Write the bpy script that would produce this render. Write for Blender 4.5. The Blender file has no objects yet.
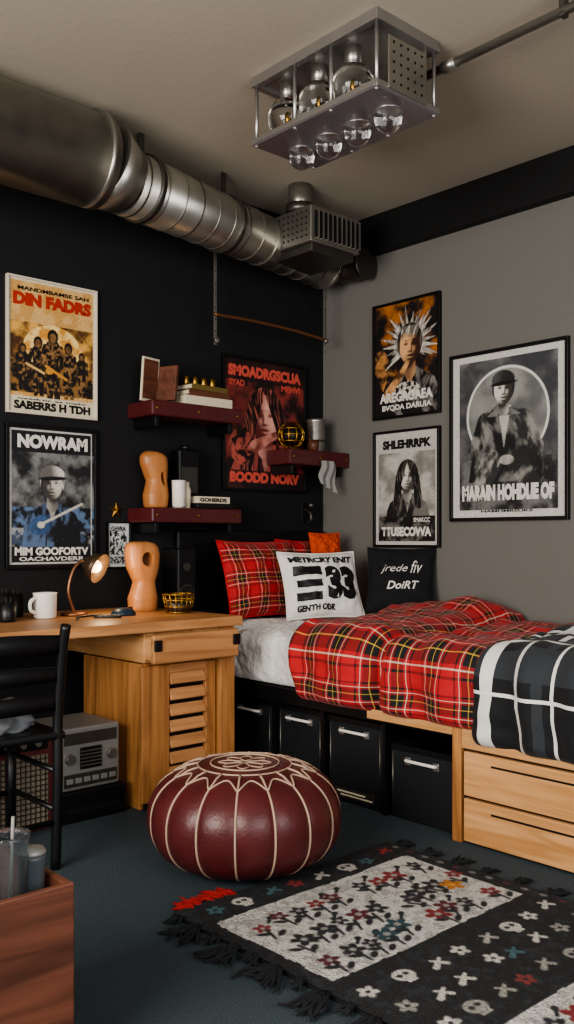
import bpy, bmesh, math, random
import numpy as np
from mathutils import Vector, Matrix, noise
random.seed(7); np.random.seed(7)
WB=3.91; WR=3.847; CEIL=2.9
scene=bpy.context.scene
# ---------------------------------------------------------------- helpers
def lin(h):
    if isinstance(h,str):
        h=h.lstrip('#'); c=[int(h[i:i+2],16)/255 for i in (0,2,4)]
    else: c=list(h)
    return tuple((x/12.92 if x<=.04045 else ((x+.055)/1.055)**2.4) for x in c)
def rgba(h): return lin(h)+(1,)
class NT:
    def __init__(s,m): s.t=m.node_tree; s.b=s.t.nodes['Principled BSDF']
    def n(s,ty,**k):
        x=s.t.nodes.new(ty)
        for a,v in k.items(): setattr(x,a,v)
        return x
    def l(s,a,b): s.t.links.new(a,b)
def mat(name,col,rough=.5,metal=0,nscale=0,namt=0,bump=0,bscale=80,trans=0,ior=1.45,emit=None,estr=0,sheen=0,coat=0):
    m=bpy.data.materials.new(name); m.use_nodes=True; T=NT(m); b=T.b
    b.inputs['Base Color'].default_value=rgba(col); b.inputs['Roughness'].default_value=rough
    b.inputs['Metallic'].default_value=metal; b.inputs['Transmission Weight'].default_value=trans
    b.inputs['IOR'].default_value=ior; b.inputs['Sheen Weight'].default_value=sheen
    b.inputs['Coat Weight'].default_value=coat
    if emit: b.inputs['Emission Color'].default_value=rgba(emit); b.inputs['Emission Strength'].default_value=estr
    tc=T.n('ShaderNodeTexCoord')
    if namt:
        nz=T.n('ShaderNodeTexNoise'); nz.inputs['Scale'].default_value=nscale; nz.inputs['Detail'].default_value=6
        T.l(tc.outputs['Object'],nz.inputs['Vector'])
        mx=T.n('ShaderNodeMix',data_type='RGBA'); c=lin(col)
        mx.inputs[6].default_value=tuple(x*(1-namt) for x in c)+(1,); mx.inputs[7].default_value=tuple(min(1,x*(1+namt)) for x in c)+(1,)
        T.l(nz.outputs['Fac'],mx.inputs[0]); T.l(mx.outputs[2],b.inputs['Base Color'])
    if bump:
        nz=T.n('ShaderNodeTexNoise'); nz.inputs['Scale'].default_value=bscale; nz.inputs['Detail'].default_value=4
        T.l(tc.outputs['Object'],nz.inputs['Vector'])
        bp=T.n('ShaderNodeBump'); bp.inputs['Strength'].default_value=bump; bp.inputs['Distance'].default_value=.01
        T.l(nz.outputs['Fac'],bp.inputs['Height']); T.l(bp.outputs['Normal'],b.inputs['Normal'])
    return m
def wood(name,c1,c2,axis=0,rough=.42,sc=9):
    m=bpy.data.materials.new(name); m.use_nodes=True; T=NT(m); b=T.b
    tc=T.n('ShaderNodeTexCoord'); mp=T.n('ShaderNodeMapping'); s=[sc,sc,sc]; s[axis]=sc*.09
    mp.inputs['Scale'].default_value=s; T.l(tc.outputs['Object'],mp.inputs['Vector'])
    nz=T.n('ShaderNodeTexNoise'); nz.inputs['Scale'].default_value=2.2; nz.inputs['Detail'].default_value=9; nz.inputs['Distortion'].default_value=1.2
    T.l(mp.outputs[0],nz.inputs['Vector'])
    rp=T.n('ShaderNodeValToRGB'); e=rp.color_ramp.elements; e[0].position=.3; e[0].color=rgba(c2); e[1].position=.68; e[1].color=rgba(c1)
    T.l(nz.outputs['Fac'],rp.inputs[0]); T.l(rp.outputs[0],b.inputs['Base Color'])
    b.inputs['Roughness'].default_value=rough
    bp=T.n('ShaderNodeBump'); bp.inputs['Strength'].default_value=.12; bp.inputs['Distance'].default_value=.004
    T.l(nz.outputs['Fac'],bp.inputs['Height']); T.l(bp.outputs[0],b.inputs['Normal'])
    return m
def plaid(name,stops,period,rough=.85,stops2=None,period2=None,mix=.5,blend='MIX'):
    m=bpy.data.materials.new(name); m.use_nodes=True; T=NT(m); b=T.b
    uv=T.n('ShaderNodeUVMap'); sp=T.n('ShaderNodeSeparateXYZ'); T.l(uv.outputs[0],sp.inputs[0])
    outs=[]
    for i in (0,1):
        st=stops2 if (i and stops2) else stops; pe=period2 if (i and period2) else period
        mu=T.n('ShaderNodeMath',operation='MULTIPLY'); mu.inputs[1].default_value=1/pe; T.l(sp.outputs[i],mu.inputs[0])
        fr=T.n('ShaderNodeMath',operation='FRACT'); T.l(mu.outputs[0],fr.inputs[0])
        rp=T.n('ShaderNodeValToRGB'); cr=rp.color_ramp; cr.interpolation='CONSTANT'
        cr.elements[0].position=0; cr.elements[0].color=rgba(st[0][1])
        cr.elements[1].position=st[1][0]; cr.elements[1].color=rgba(st[1][1])
        for p,c in st[2:]:
            e=cr.elements.new(p); e.color=rgba(c)
        T.l(fr.outputs[0],rp.inputs[0]); outs.append(rp)
    mx=T.n('ShaderNodeMix',data_type='RGBA'); mx.blend_type=blend; mx.inputs[0].default_value=mix
    T.l(outs[0].outputs[0],mx.inputs[6]); T.l(outs[1].outputs[0],mx.inputs[7]); T.l(mx.outputs[2],b.inputs['Base Color'])
    b.inputs['Roughness'].default_value=rough; b.inputs['Sheen Weight'].default_value=.05
    nz=T.n('ShaderNodeTexNoise'); nz.inputs['Scale'].default_value=220; T.l(uv.outputs[0],nz.inputs['Vector'])
    bp=T.n('ShaderNodeBump'); bp.inputs['Strength'].default_value=.35; bp.inputs['Distance'].default_value=.004
    T.l(nz.outputs['Fac'],bp.inputs['Height']); T.l(bp.outputs[0],b.inputs['Normal'])
    return m
def vcmat(name,rough=.4,bump=0):
    m=bpy.data.materials.new(name); m.use_nodes=True; T=NT(m)
    a=T.n('ShaderNodeAttribute'); a.attribute_name='Col'; T.l(a.outputs['Color'],T.b.inputs['Base Color'])
    T.b.inputs['Roughness'].default_value=rough
    if bump:
        tc=T.n('ShaderNodeTexCoord'); nz=T.n('ShaderNodeTexNoise'); nz.inputs['Scale'].default_value=160; T.l(tc.outputs['Object'],nz.inputs['Vector'])
        bp=T.n('ShaderNodeBump'); bp.inputs['Strength'].default_value=bump; bp.inputs['Distance'].default_value=.01
        T.l(nz.outputs['Fac'],bp.inputs['Height']); T.l(bp.outputs[0],T.b.inputs['Normal'])
    return m
def group(name,loc=(0,0,0)):
    e=bpy.data.objects.new(name,None); e.empty_display_size=.05; scene.collection.objects.link(e); return e
def obj(name,verts,faces,m,parent=None,smooth=False):
    me=bpy.data.meshes.new(name); me.from_pydata([tuple(v) for v in verts],[],faces); me.update()
    if m: me.materials.append(m)
    if smooth:
        for p in me.polygons: p.use_smooth=True
    o=bpy.data.objects.new(name,me); scene.collection.objects.link(o)
    if parent: o.parent=parent
    return o
def from_bm(name,bm,m,parent=None,smooth=False):
    me=bpy.data.meshes.new(name); bm.to_mesh(me); bm.free(); 
    if m: me.materials.append(m)
    if smooth:
        for p in me.polygons: p.use_smooth=True
    o=bpy.data.objects.new(name,me); scene.collection.objects.link(o)
    if parent: o.parent=parent
    return o
def box(name,x0,x1,y0,y1,z0,z1,m,parent=None,bev=.004,M=None,seg=2):
    bm=bmesh.new(); bmesh.ops.create_cube(bm,size=1)
    for v in bm.verts: v.co=Vector(((x0+x1)/2+v.co.x*(x1-x0),(y0+y1)/2+v.co.y*(y1-y0),(z0+z1)/2+v.co.z*(z1-z0)))
    if bev: bmesh.ops.bevel(bm,geom=bm.edges[:],offset=bev,segments=seg,affect='EDGES',profile=.5)
    if M: bmesh.ops.transform(bm,matrix=M,verts=bm.verts)
    return from_bm(name,bm,m,parent,smooth=False)
def rotbox(name,c,size,rot,m,parent=None,bev=.003):
    M=Matrix.Translation(Vector(c))@Matrix.Rotation(rot[2],4,'Z')@Matrix.Rotation(rot[1],4,'Y')@Matrix.Rotation(rot[0],4,'X')
    a,b,d=[s/2 for s in size]
    return box(name,-a,a,-b,b,-d,d,m,parent,bev,M)
def tube(name,pts,r,m,parent=None,seg=14,caps=True,squash=None):
    pts=[Vector(p) for p in pts]; n=len(pts)
    rs=r if isinstance(r,(list,tuple)) else [r]*n
    V=[];F=[]
    up=None
    for i,p in enumerate(pts):
        t=(pts[min(i+1,n-1)]-pts[max(i-1,0)]).normalized()
        if up is None: up=Vector((0,0,1)) if abs(t.z)<.9 else Vector((1,0,0))
        a=(up-t*up.dot(t)).normalized(); b=t.cross(a); up=a
        for k in range(seg):
            an=2*math.pi*k/seg; V.append(p+(a*math.cos(an)+b*math.sin(an))*rs[i])
    for i in range(n-1):
        for k in range(seg):
            k2=(k+1)%seg; F.append((i*seg+k,i*seg+k2,(i+1)*seg+k2,(i+1)*seg+k))
    if caps: F.append(tuple(range(seg))[::-1]); F.append(tuple((n-1)*seg+k for k in range(seg)))
    o=obj(name,V,F,m,parent,True)
    for p in o.data.polygons:
        if len(p.vertices)>4: p.use_smooth=False
    return o
def smoothpts(pts,k=6):
    pts=[Vector(p) for p in pts]; out=[]
    for i in range(len(pts)-1):
        p0=pts[max(i-1,0)];p1=pts[i];p2=pts[i+1];p3=pts[min(i+2,len(pts)-1)]
        for j in range(k):
            t=j/k; out.append(.5*((2*p1)+(p2-p0)*t+(2*p0-5*p1+4*p2-p3)*t*t+(3*p1-p0-3*p2+p3)*t**3))
    out.append(pts[-1]); return out
def lathe(name,prof,c,m,parent=None,seg=32,axis=(0,0,1),mod=None):
    V=[];F=[];n=len(prof); q=Vector((0,0,1)).rotation_difference(Vector(axis).normalized())
    for i,(r,z) in enumerate(prof):
        for k in range(seg):
            a=2*math.pi*k/seg; rr=r*(mod(a,z,r) if mod else 1)
            V.append(Vector(c)+q@Vector((rr*math.cos(a),rr*math.sin(a),z)))
    for i in range(n-1):
        for k in range(seg):
            k2=(k+1)%seg; F.append((i*seg+k,i*seg+k2,(i+1)*seg+k2,(i+1)*seg+k))
    if prof[0][0]>1e-5: F.append(tuple(range(seg))[::-1])
    if prof[-1][0]>1e-5: F.append(tuple((n-1)*seg+k for k in range(seg)))
    return obj(name,V,F,m,parent,True)
def ball(name,c,r,m,parent=None,sc=(1,1,1),seg=24):
    bm=bmesh.new(); bmesh.ops.create_uvsphere(bm,u_segments=seg,v_segments=seg//2,radius=r)
    for v in bm.verts: v.co=Vector((v.co.x*sc[0]+c[0],v.co.y*sc[1]+c[1],v.co.z*sc[2]+c[2]))
    return from_bm(name,bm,m,parent,True)
def grid(name,fn,nu,nv,m,parent=None,uvfn=None,cols=None,smooth=True):
    V=[];F=[];UV=[]
    for j in range(nv+1):
        for i in range(nu+1):
            V.append(fn(i/nu,j/nv)); 
            if uvfn: UV.append(uvfn(i/nu,j/nv))
    for j in range(nv):
        for i in range(nu):
            a=j*(nu+1)+i; F.append((a,a+1,a+nu+2,a+nu+1))
    o=obj(name,V,F,m,parent,smooth); me=o.data
    if uvfn:
        ul=me.uv_layers.new(name='UVMap'); 
        vi=np.empty(len(me.loops),dtype=np.int32); me.loops.foreach_get('vertex_index',vi)
        ul.data.foreach_set('uv',np.array(UV,dtype=np.float32)[vi].ravel())
    if cols is not None:
        at=me.color_attributes.new('Col','FLOAT_COLOR','POINT')
        c=np.ones((len(V),4),dtype=np.float32); c[:,:3]=cols.reshape(-1,3); at.data.foreach_set('color',c.ravel())
    return o
def text(name,s,fn,m,parent=None,bold=.02,sub=0,shear=0):
    cu=bpy.data.curves.new('t','FONT'); cu.body=s; cu.offset=bold; cu.resolution_u=3; cu.shear=shear
    to=bpy.data.objects.new('t',cu); scene.collection.objects.link(to); bpy.context.view_layer.update()
    me=bpy.data.meshes.new_from_object(to.evaluated_get(bpy.context.evaluated_depsgraph_get()))
    bpy.data.objects.remove(to)
    bm=bmesh.new(); bm.from_mesh(me)
    if sub:
        bmesh.ops.triangulate(bm,faces=bm.faces)
        for _ in range(sub): bmesh.ops.subdivide_edges(bm,edges=bm.edges[:],cuts=1,use_grid_fill=True)
    xs=[v.co.x for v in bm.verts]; ys=[v.co.y for v in bm.verts]
    x0,x1,y0,y1=min(xs),max(xs),min(ys),max(ys)
    for v in bm.verts: v.co=Vector(fn((v.co.x-x0)/(x1-x0),(v.co.y-y0)/(y1-y0)))
    return from_bm(name,bm,m,parent)
# ---------------------------------------------------------------- materials
M_black=mat('wall_black_paint','#141416',.85,bump=.08,bscale=60,nscale=3,namt=.2)
M_grey=mat('wall_grey_paint','#6b6964',.85,bump=.1,bscale=50,nscale=1.5,namt=.06)
M_ceil=mat('ceiling_paint','#a89f90',.9,bump=.1,bscale=30,nscale=1.2,namt=.06)
M_carpet=mat('carpet','#3b474d',.95,bump=.9,bscale=230,nscale=200,namt=.8)
M_beam=mat('beam_black','#101113',.6)
M_oak=wood('oak_x','#c49060','#93633c',0); M_oaky=wood('oak_y','#cf9e6c','#a87645',1); M_oakz=wood('oak_z','#bb8450','#875933',2)
M_crate=wood('crate_wood','#6f4230','#48281b',0,.5)
M_sculp=wood('sculpture_wood','#c08350','#955e34',2,.4,5)
M_maroon=mat('shelf_maroon','#502022',.35,coat=.2,nscale=20,namt=.25)
M_bk=mat('black_lacquer','#101012',.4); M_bkm=mat('black_matte','#0f1012',.85,bump=.3,bscale=300)
M_galv=mat('galvanised','#a5a29a',.34,.9,nscale=9,namt=.3,bump=.1,bscale=18)
M_galvd=mat('galvanised_dark','#5f5c57',.42,.85,nscale=14,namt=.2)
M_chrome=mat('brushed_steel','#a9a5a3',.32,.85,nscale=8,namt=.15)
M_copper=mat('copper','#8d6247',.4,.8); M_brass=mat('brass','#a07d3c',.35,1)
M_glass=mat('clear_glass','#fafafa',.01,trans=1,ior=1.42)
M_white=mat('white_ceramic','#d8d4cc',.3); M_paper=mat('paper_cream','#cfc4ac',.7)
M_sheet=mat('white_sheet','#dedcd8',.9,bump=1,bscale=45,sheen=.2)
M_leather=mat('oxblood_leather','#4f2021',.38,nscale=14,namt=.35,bump=.14,bscale=60)
M_stitch=mat('cream_stitch','#a98f7b',.7)
M_silver=mat('radio_silver','#8c8b86',.45,.4); M_dark=mat('dark_gap','#050505',.9)
M_print=vcmat('poster_print',.45); M_rug=vcmat('rug_wool',.95,1)
M_frame=mat('poster_frame_black','#0c0c0d',.4); M_framew=mat('poster_frame_ivory','#c9bfae',.5)
M_red=mat('ink_red','#a8301f',.5); M_salmon=mat('ink_salmon','#c9574a',.5); M_inkw=mat('ink_white','#d2cfc8',.5); M_inkb=mat('ink_black','#151515',.5); M_inkc=mat('ink_cream','#d8cba8',.5)
R='#b01c20';K='#0c0b0e';Cq='#dfd5bd'
st=[(0,R),(.18,K),(.23,R),(.30,Cq),(.32,R),(.36,K),(.48,'#d4b04a'),(.50,K),(.64,R),(.68,Cq),(.70,R),(.77,K),(.82,R)]
M_tart=plaid('tartan_red',st,.16); M_tart2=plaid('tartan_red_pillow',st,.135)
W='#dddbd6';G='#0b0d11';G2='#2a2e33'
M_throw=plaid('plaid_throw',[(0,G),(.30,W),(.345,G),(.42,G2),(.56,G),(.66,W),(.69,G)],.42,stops2=[(0,G2),(.08,G),(.22,W),(.27,G),(.52,W),(.64,G),(.90,W),(.93,G)],period2=.42,mix=.9,blend='LIGHTEN')
# ---------------------------------------------------------------- room
box('floor',-1.6,WR+.1,-1.2,WB+.1,-.1,0,M_carpet,bev=0)
box('ceiling',-1.6,WR+.1,-1.2,WB+.1,CEIL,CEIL+.1,M_ceil,bev=0)
box('wall_back',-1.6,WR,WB,WB+.1,0,CEIL,M_black,bev=0)
box('wall_right',WR,WR+.1,-1.2,WB+.1,0,CEIL,M_grey,bev=0)
box('trim_1',WR-.06,WR,-1.2,WB,2.69,CEIL,M_beam)
box('trim_2',-1.6,WR-.06,WB-.12,WB,2.78,CEIL,M_beam)
box('baseboard_back',-1.6,WR,WB-.015,WB,0,.09,M_beam); box('baseboard_right',WR-.015,WR,-1.2,WB-.015,0,.09,M_beam)
# ---------------------------------------------------------------- air duct
D=group('air_duct')
big0=Vector((-1.55,3.38,2.70)); big1=Vector((2.02,3.40,2.685))
tube('trunk_pipe',[big0,big1],.19,M_galv,D,48)
for x in (-.6,.5,1.35,1.97): 
    tube('trunk_flange',[(x,3.395,2.69),(x+.025,3.395,2.69)],.198,M_galv,D,48)
s0=Vector((2.16,3.43,2.655)); s1=Vector((3.66,3.70,2.635))
tube('reducer',[big1,s0],[.19,.145],M_galv,D,48)
tube('branch_pipe',[s0,s1],[.143,.118],M_galv,D,40)
dv=(s1-s0)
for i in range(14):
    t=.02+i/13.5; p=s0+dv*t; tube('seam_ring',[p,p+dv.normalized()*.007],(.143-.025*t)+.003,M_galvd if i%3==0 else M_galv,D,40)
for t in (.06,.42):
    p=s0+dv*t; tube('clamp_band',[p,p+dv.normalized()*.03],(.143-.025*t)+.009,M_galvd,D,40)
    a=p+dv.normalized()*.015
    box('hanger_strap',a.x-.015,a.x+.015,a.y-.002,a.y+.002,a.z+.14-.02*t,CEIL,M_galvd,D,0)
box('vent_body',3.125,3.47,3.26,3.60,2.57,2.75,M_galv,D,.006)
box('vent_skirt',3.15,3.45,3.28,3.62,2.53,2.57,M_galvd,D,.004)
tube('vent_neck',[(3.2,3.42,2.75),(3.2,3.42,CEIL)],.06,M_galv,D); tube('neck_cap',[(3.2,3.42,2.755),(3.2,3.42,2.80)],.075,M_galvd,D)
for i in range(10):
    x=3.15+i*.0325; box('vent_slot',x,x+.016,3.254,3.262,2.595,2.725,M_dark,D,0); box('vent_fin',x+.014,x+.02,3.244,3.262,2.59,2.73,M_galv,D,.001)
for i in range(9):
    for j in range(5):
        box('vent_hole',3.121,3.1265,3.29+i*.033,3.297+i*.033,2.60+j*.03,2.607+j*.03,M_dark,D,0)
tube('elbow',smoothpts([(3.62,3.69,2.64),(3.72,3.66,2.635),(3.76,3.58,2.63),(3.76,3.5,2.63)]),.075,M_galvd,D,28)
tube('elbow_collar',[(3.76,3.5,2.63),(3.76,3.475,2.63)],.085,M_galvd,D,28)
# hanging rail
H=group('hanging_clothes_rail')
for x,zb in ((2.873,2.09),(3.655,2.20)):
    box('strap',x-.009,x+.009,3.697,3.703,zb,2.56,M_galv,H,.001)
    for i in range(6): tube('strap_hole',[(x,3.6965,2.46-i*.06),(x,3.698,2.46-i*.06)],.004,M_dark,H,8)
    tube('strap_nut',[(x,3.70,zb+.02),(x,3.68,zb+.02)],.013,M_galv,H,6)
tube('copper_bar',smoothpts([(2.86,3.695,2.243),(3.1,3.695,2.25),(3.4,3.695,2.245),(3.67,3.695,2.225)]),.009,M_copper,H,10)
# ---------------------------------------------------------------- ceiling light
L=group('ceiling_light_fixture')
x0,x1,y0,y1,z0,z1=2.31,2.64,2.09,2.74,2.63,2.87
def rect_frame(pre,x0,x1,y0,y1,z,t,w):
    box(pre+'_a',x0,x1,y0,y0+w,z,z+t,M_chrome,L,.002);box(pre+'_b',x0,x1,y1-w,y1,z,z+t,M_chrome,L,.002)
    box(pre+'_c',x0,x0+w,y0+w,y1-w,z,z+t,M_chrome,L,.002);box(pre+'_d',x1-w,x1,y0+w,y1-w,z,z+t,M_chrome,L,.002)
box('top_plate',x0,x1,y0,y1,z1,z1+.03,M_chrome,L,.003)
rect_frame('top_rim',x0-.004,x1+.004,y0-.004,y1+.004,z1-.012,.02,.03)
M_plate=mat('satin_aluminium','#8f898d',.3,.7,nscale=6,namt=.15)
box('bottom_plate',x0,x1,y0,y1,z0,z0+.012,M_plate,L,.003)
rect_frame('bottom_rim',x0-.004,x1+.004,y0-.004,y1+.004,z0+.004,.022,.012)
for x in (x0+.012,x1-.012):
    for y in (y0+.012,y0+.23,y1-.23,y1-.012):
        tube('post',[(x,y,z0),(x,y,z1)],.007,M_chrome,L,10); ball('bolt',(x,y,z0-.002),.009,M_chrome,L,(1,1,.6),10)
box('reflector_panel',x1-.05,x1-.042,y0+.02,y1-.02,z0+.02,z1,M_galv,L,.002)
for i in range(3):
    c=(x0+.095,y0+.20+i*.175,z0+.105)
    ball('globe_bulb',c,.078,M_glass,L,seg=32); tube('lamp_holder',[(c[0],c[1],c[2]+.07),(c[0],c[1],z1)],.03,M_galv,L,16)
    ball('filament',c,.01,M_brass,L,(1,1,1.8),8)
for i in range(4):
    c=(x0+.17,y0+.10+i*.15,z0-.026)
    ball('under_bulb',c,.05,M_glass,L,seg=28); tube('under_collar',[(c[0],c[1],z0-.004),(c[0],c[1],z0)],.054,M_chrome,L,24)
box('end_panel',x0+.05,x0+.25,y0-.01,y0-.004,z0+.01,z1-.05,M_galv,L,.002)
for i in range(5):
    for j in range(5): tube('end_hole',[(x0+.075+i*.037,y0-.0115,z0+.035+j*.034),(x0+.075+i*.037,y0-.008,z0+.035+j*.034)],.005,M_dark,L,10)
C=group('ceiling_conduit')
tube('pipe',[(2.68,2.22,2.82),(2.68,-1.1,2.82)],.016,M_galv,C,16)
tube('coupling',[(2.68,2.1,2.82),(2.68,2.04,2.82)],.021,M_galv,C,16)
for y in (1.6,.6,-.4): box('pipe_clip',2.665,2.695,y,y+.02,2.8,CEIL,M_galvd,C,.002)
# ---------------------------------------------------------------- painting canvas
def ss(x,a,b): t=np.clip((x-a)/(b-a),0,1); return t*t*(3-2*t)
class Cv:
    def __init__(s,W,H,n,bg):
        s.nx=n; s.ny=max(2,int(round(n*H/W))); s.A=H/W
        s.U,s.V=np.meshgrid(np.linspace(0,1,n+1),np.linspace(0,s.A,s.ny+1)); s.img=np.zeros(s.U.shape+(3,)); s.img[:]=lin(bg); s.w=1/n
    def fill(s,m,c,a=1.):
        m=np.clip(m,0,1)[...,None]*a; s.img=s.img*(1-m)+np.array(lin(c))*m
    def tone(s,m,lum,dk,lt,a=1.):
        m=np.clip(m,0,1)[...,None]*a; l=np.clip(lum,0,1)[...,None]; s.img=s.img*(1-m)+(np.array(lin(dk))*(1-l)+np.array(lin(lt))*l)*m
    def ell(s,cx,cy,rx,ry,rot=0):
        x=s.U-cx;y=s.V-cy;c,si=math.cos(rot),math.sin(rot); a=(x*c+y*si)/rx;b=(-x*si+y*c)/ry
        r=np.sqrt(a*a+b*b); return np.clip((1-r)*min(rx,ry)/s.w+.5,0,1)
    def g(s,cx,cy,rx,ry): return np.exp(-((s.U-cx)/rx)**2-((s.V-cy)/ry)**2)
    def rect(s,a,b,c,d): return ((s.U>=a)&(s.U<=b)&(s.V>=c)&(s.V<=d)).astype(float)
    def cap(s,x0,y0,x1,y1,r0,r1=None):
        r1=r0 if r1 is None else r1; dx,dy=x1-x0,y1-y0
        t=np.clip(((s.U-x0)*dx+(s.V-y0)*dy)/(dx*dx+dy*dy+1e-9),0,1)
        d=np.hypot(s.U-x0-t*dx,s.V-y0-t*dy); return np.clip((r0+(r1-r0)*t-d)/s.w+.5,0,1)
    def poly(s,P):
        ins=np.zeros(s.U.shape,bool); n=len(P)
        for i in range(n):
            xa,ya=P[i];xb,yb=P[(i+1)%n]
            if ya==yb: continue
            ins^=((s.V>ya)!=(s.V>yb))&(s.U<(xb-xa)*(s.V-ya)/(yb-ya)+xa)
        return ins.astype(float)
    def noise(s,k,seed,oct=3,ky=None,warp=0):
        rs=np.random.RandomState(seed); out=np.zeros(s.U.shape);amp=1;tot=0; ky=ky or k
        for o in range(oct):
            g=rs.rand(int(ky*s.A)+6,int(k)+6); x=np.clip(s.U+warp*np.sin(s.V*9),0,1)*k;y=s.V*ky; xi=x.astype(int);yi=y.astype(int);fx=x-xi;fy=y-yi
            fx=fx*fx*(3-2*fx);fy=fy*fy*(3-2*fy)
            out+=amp*((g[yi,xi]*(1-fx)+g[yi,xi+1]*fx)*(1-fy)+(g[yi+1,xi]*(1-fx)+g[yi+1,xi+1]*fx)*fy); tot+=amp;amp*=.55;k*=2.1;ky*=2.1
        return out/tot
    def grain(s,a,seed=1):
        r=np.random.RandomState(seed).rand(*s.U.shape); s.img*=(1+a*(r-.5))[...,None]; s.img+=(.004*a)
def bust(c,cx,cy,r,hair,skin,shade,cloth,style='long',light=-1,cl2='#77756f',seed=1,hl='#6a6660'):
    U,V=c.U,c.V
    cm=c.poly([(cx-2.5*r,cy-6.5*r),(cx-2.25*r,cy-2.8*r),(cx-1.9*r,cy-2.1*r),(cx-1.2*r,cy-1.7*r),(cx-.4*r,cy-1.25*r),(cx+.4*r,cy-1.25*r),(cx+1.2*r,cy-1.7*r),(cx+1.9*r,cy-2.1*r),(cx+2.25*r,cy-2.8*r),(cx+2.5*r,cy-6.5*r)])
    fold=c.noise(11,seed,4,ky=5,warp=.06); lum=ss(fold+.22*light*(U-cx)/r*-.35,.45,.68)
    c.tone(cm,lum*.85,cloth,cl2)
    for s_ in(-1,1): c.fill(c.cap(cx+s_*.35*r,cy-1.35*r,cx+s_*.5*r,cy-4.5*r,.09*r,.05*r)*cm,cloth); c.tone(c.cap(cx+s_*.55*r,cy-1.4*r,cx+s_*.8*r,cy-2.6*r,.2*r,.06*r)*cm,fold*1.1,cloth,cl2)
    c.tone(c.poly([(cx-.42*r,cy-1.2*r),(cx,cy-2.9*r),(cx+.42*r,cy-1.2*r)]),c.noise(12,seed+3)*.7,shade,skin)
    st_=c.noise(70,seed+5,2,ky=7,warp=.05); hlum=ss(st_,.5,.8)
    if style=='long':
        hm=np.maximum.reduce([c.ell(cx,cy+.12*r,1.15*r,1.35*r),c.cap(cx-.9*r,cy,cx-1.15*r,cy-2.3*r,.36*r,.42*r),c.cap(cx+.9*r,cy,cx+1.2*r,cy-2.2*r,.36*r,.42*r)])
        c.tone(hm,hlum,hair,hl)
    if style=='spiky':
        for i in range(34):
            a=math.radians(-35+i*7.6); l=r*(1.5+.9*((i*7)%5)/4); c.tone(c.cap(cx,cy+.1*r,cx+math.cos(a+.12*math.sin(i*3))*l,cy+.1*r+math.sin(a+.12*math.sin(i*3))*l,.26*r,.015*r),hlum*.5+.5*((i*5%7)/6),hair,hl)
        c.tone(c.ell(cx,cy+.25*r,1.0*r,1.15*r),hlum,'#1d1915',hair)
    if style in('short','cap'): c.tone(c.ell(cx,cy+.2*r,.98*r,1.2*r),hlum,hair,hl)
    c.tone(c.cap(cx,cy-.6*r,cx,cy-1.55*r,.4*r,.46*r),.25+.4*ss(-light*(U-cx)/r,-.2,.5)-.5*c.g(cx,cy-1.05*r,.5*r,.3*r),shade,skin)
    X=(U-cx)/(.8*r);Y=(V-cy)/(1.12*r); nz=np.sqrt(np.clip(1-X*X-Y*Y,0,1)); f=c.ell(cx,cy,.8*r*(1),1.12*r)*(np.abs(X)<(1-.28*np.clip(-Y-.3,0,1)))
    lum=.1+.62*np.clip(light*X,-1,1)*1.0+.2*Y+.55*nz
    for s_ in(-1,1):
        lum-=.75*np.exp(-((X-s_*.4)/.2)**2-((Y-.12)/.10)**2); lum-=.4*np.exp(-((X-s_*.42)/.27)**2-((Y-.3)/.06)**2)
        lum+=.18*np.exp(-((X-s_*.42)/.2)**2-((Y+.18)/.15)**2)
    lum+=.22*np.exp(-(X/.08)**2-((Y+.02)/.22)**2); lum-=.35*np.exp(-((X+light*.16)/.09)**2-((Y+.08)/.2)**2); lum-=.5*np.exp(-(X/.2)**2-((Y+.3)/.05)**2)
    lum-=.65*np.exp(-(X/.28)**2-((Y+.52)/.05)**2); lum+=.15*np.exp(-(X/.2)**2-((Y+.62)/.05)**2); lum-=.3*np.exp(-(X/.3)**2-((Y+.72)/.05)**2)
    lum=ss(lum+.12*(c.noise(40,seed+8,2)-.5),.05,.85); c.tone(f,lum,shade,skin)
    if style=='long':
        for a_,b_,c_,d_ in((-.35,1.05,-.85,-.7),(.3,1.05,.88,-.6)): c.tone(c.cap(cx+a_*r,cy+b_*r,cx+c_*r,cy+d_*r,.26*r,.16*r),hlum,hair,hl)
    if style=='spiky':
        for k in range(7): c.tone(c.cap(cx+(-.6+.2*k)*r,cy+1.1*r,cx+(-.55+.17*k)*r,cy+(.45+.2*((k*3)%4)/4)*r,.14*r,.02*r),hlum,hair,hl)
    if style=='cap':
        cmk=c.ell(cx,cy+.72*r,.98*r,.68*r)*(V>cy+.42*r); c.tone(cmk,.2+.8*ss(light*X+.3*Y,.0,1.2),hair,hl); c.fill(c.ell(cx+.05*r,cy+.45*r,1.15*r,.15*r,.05),hair)
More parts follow.
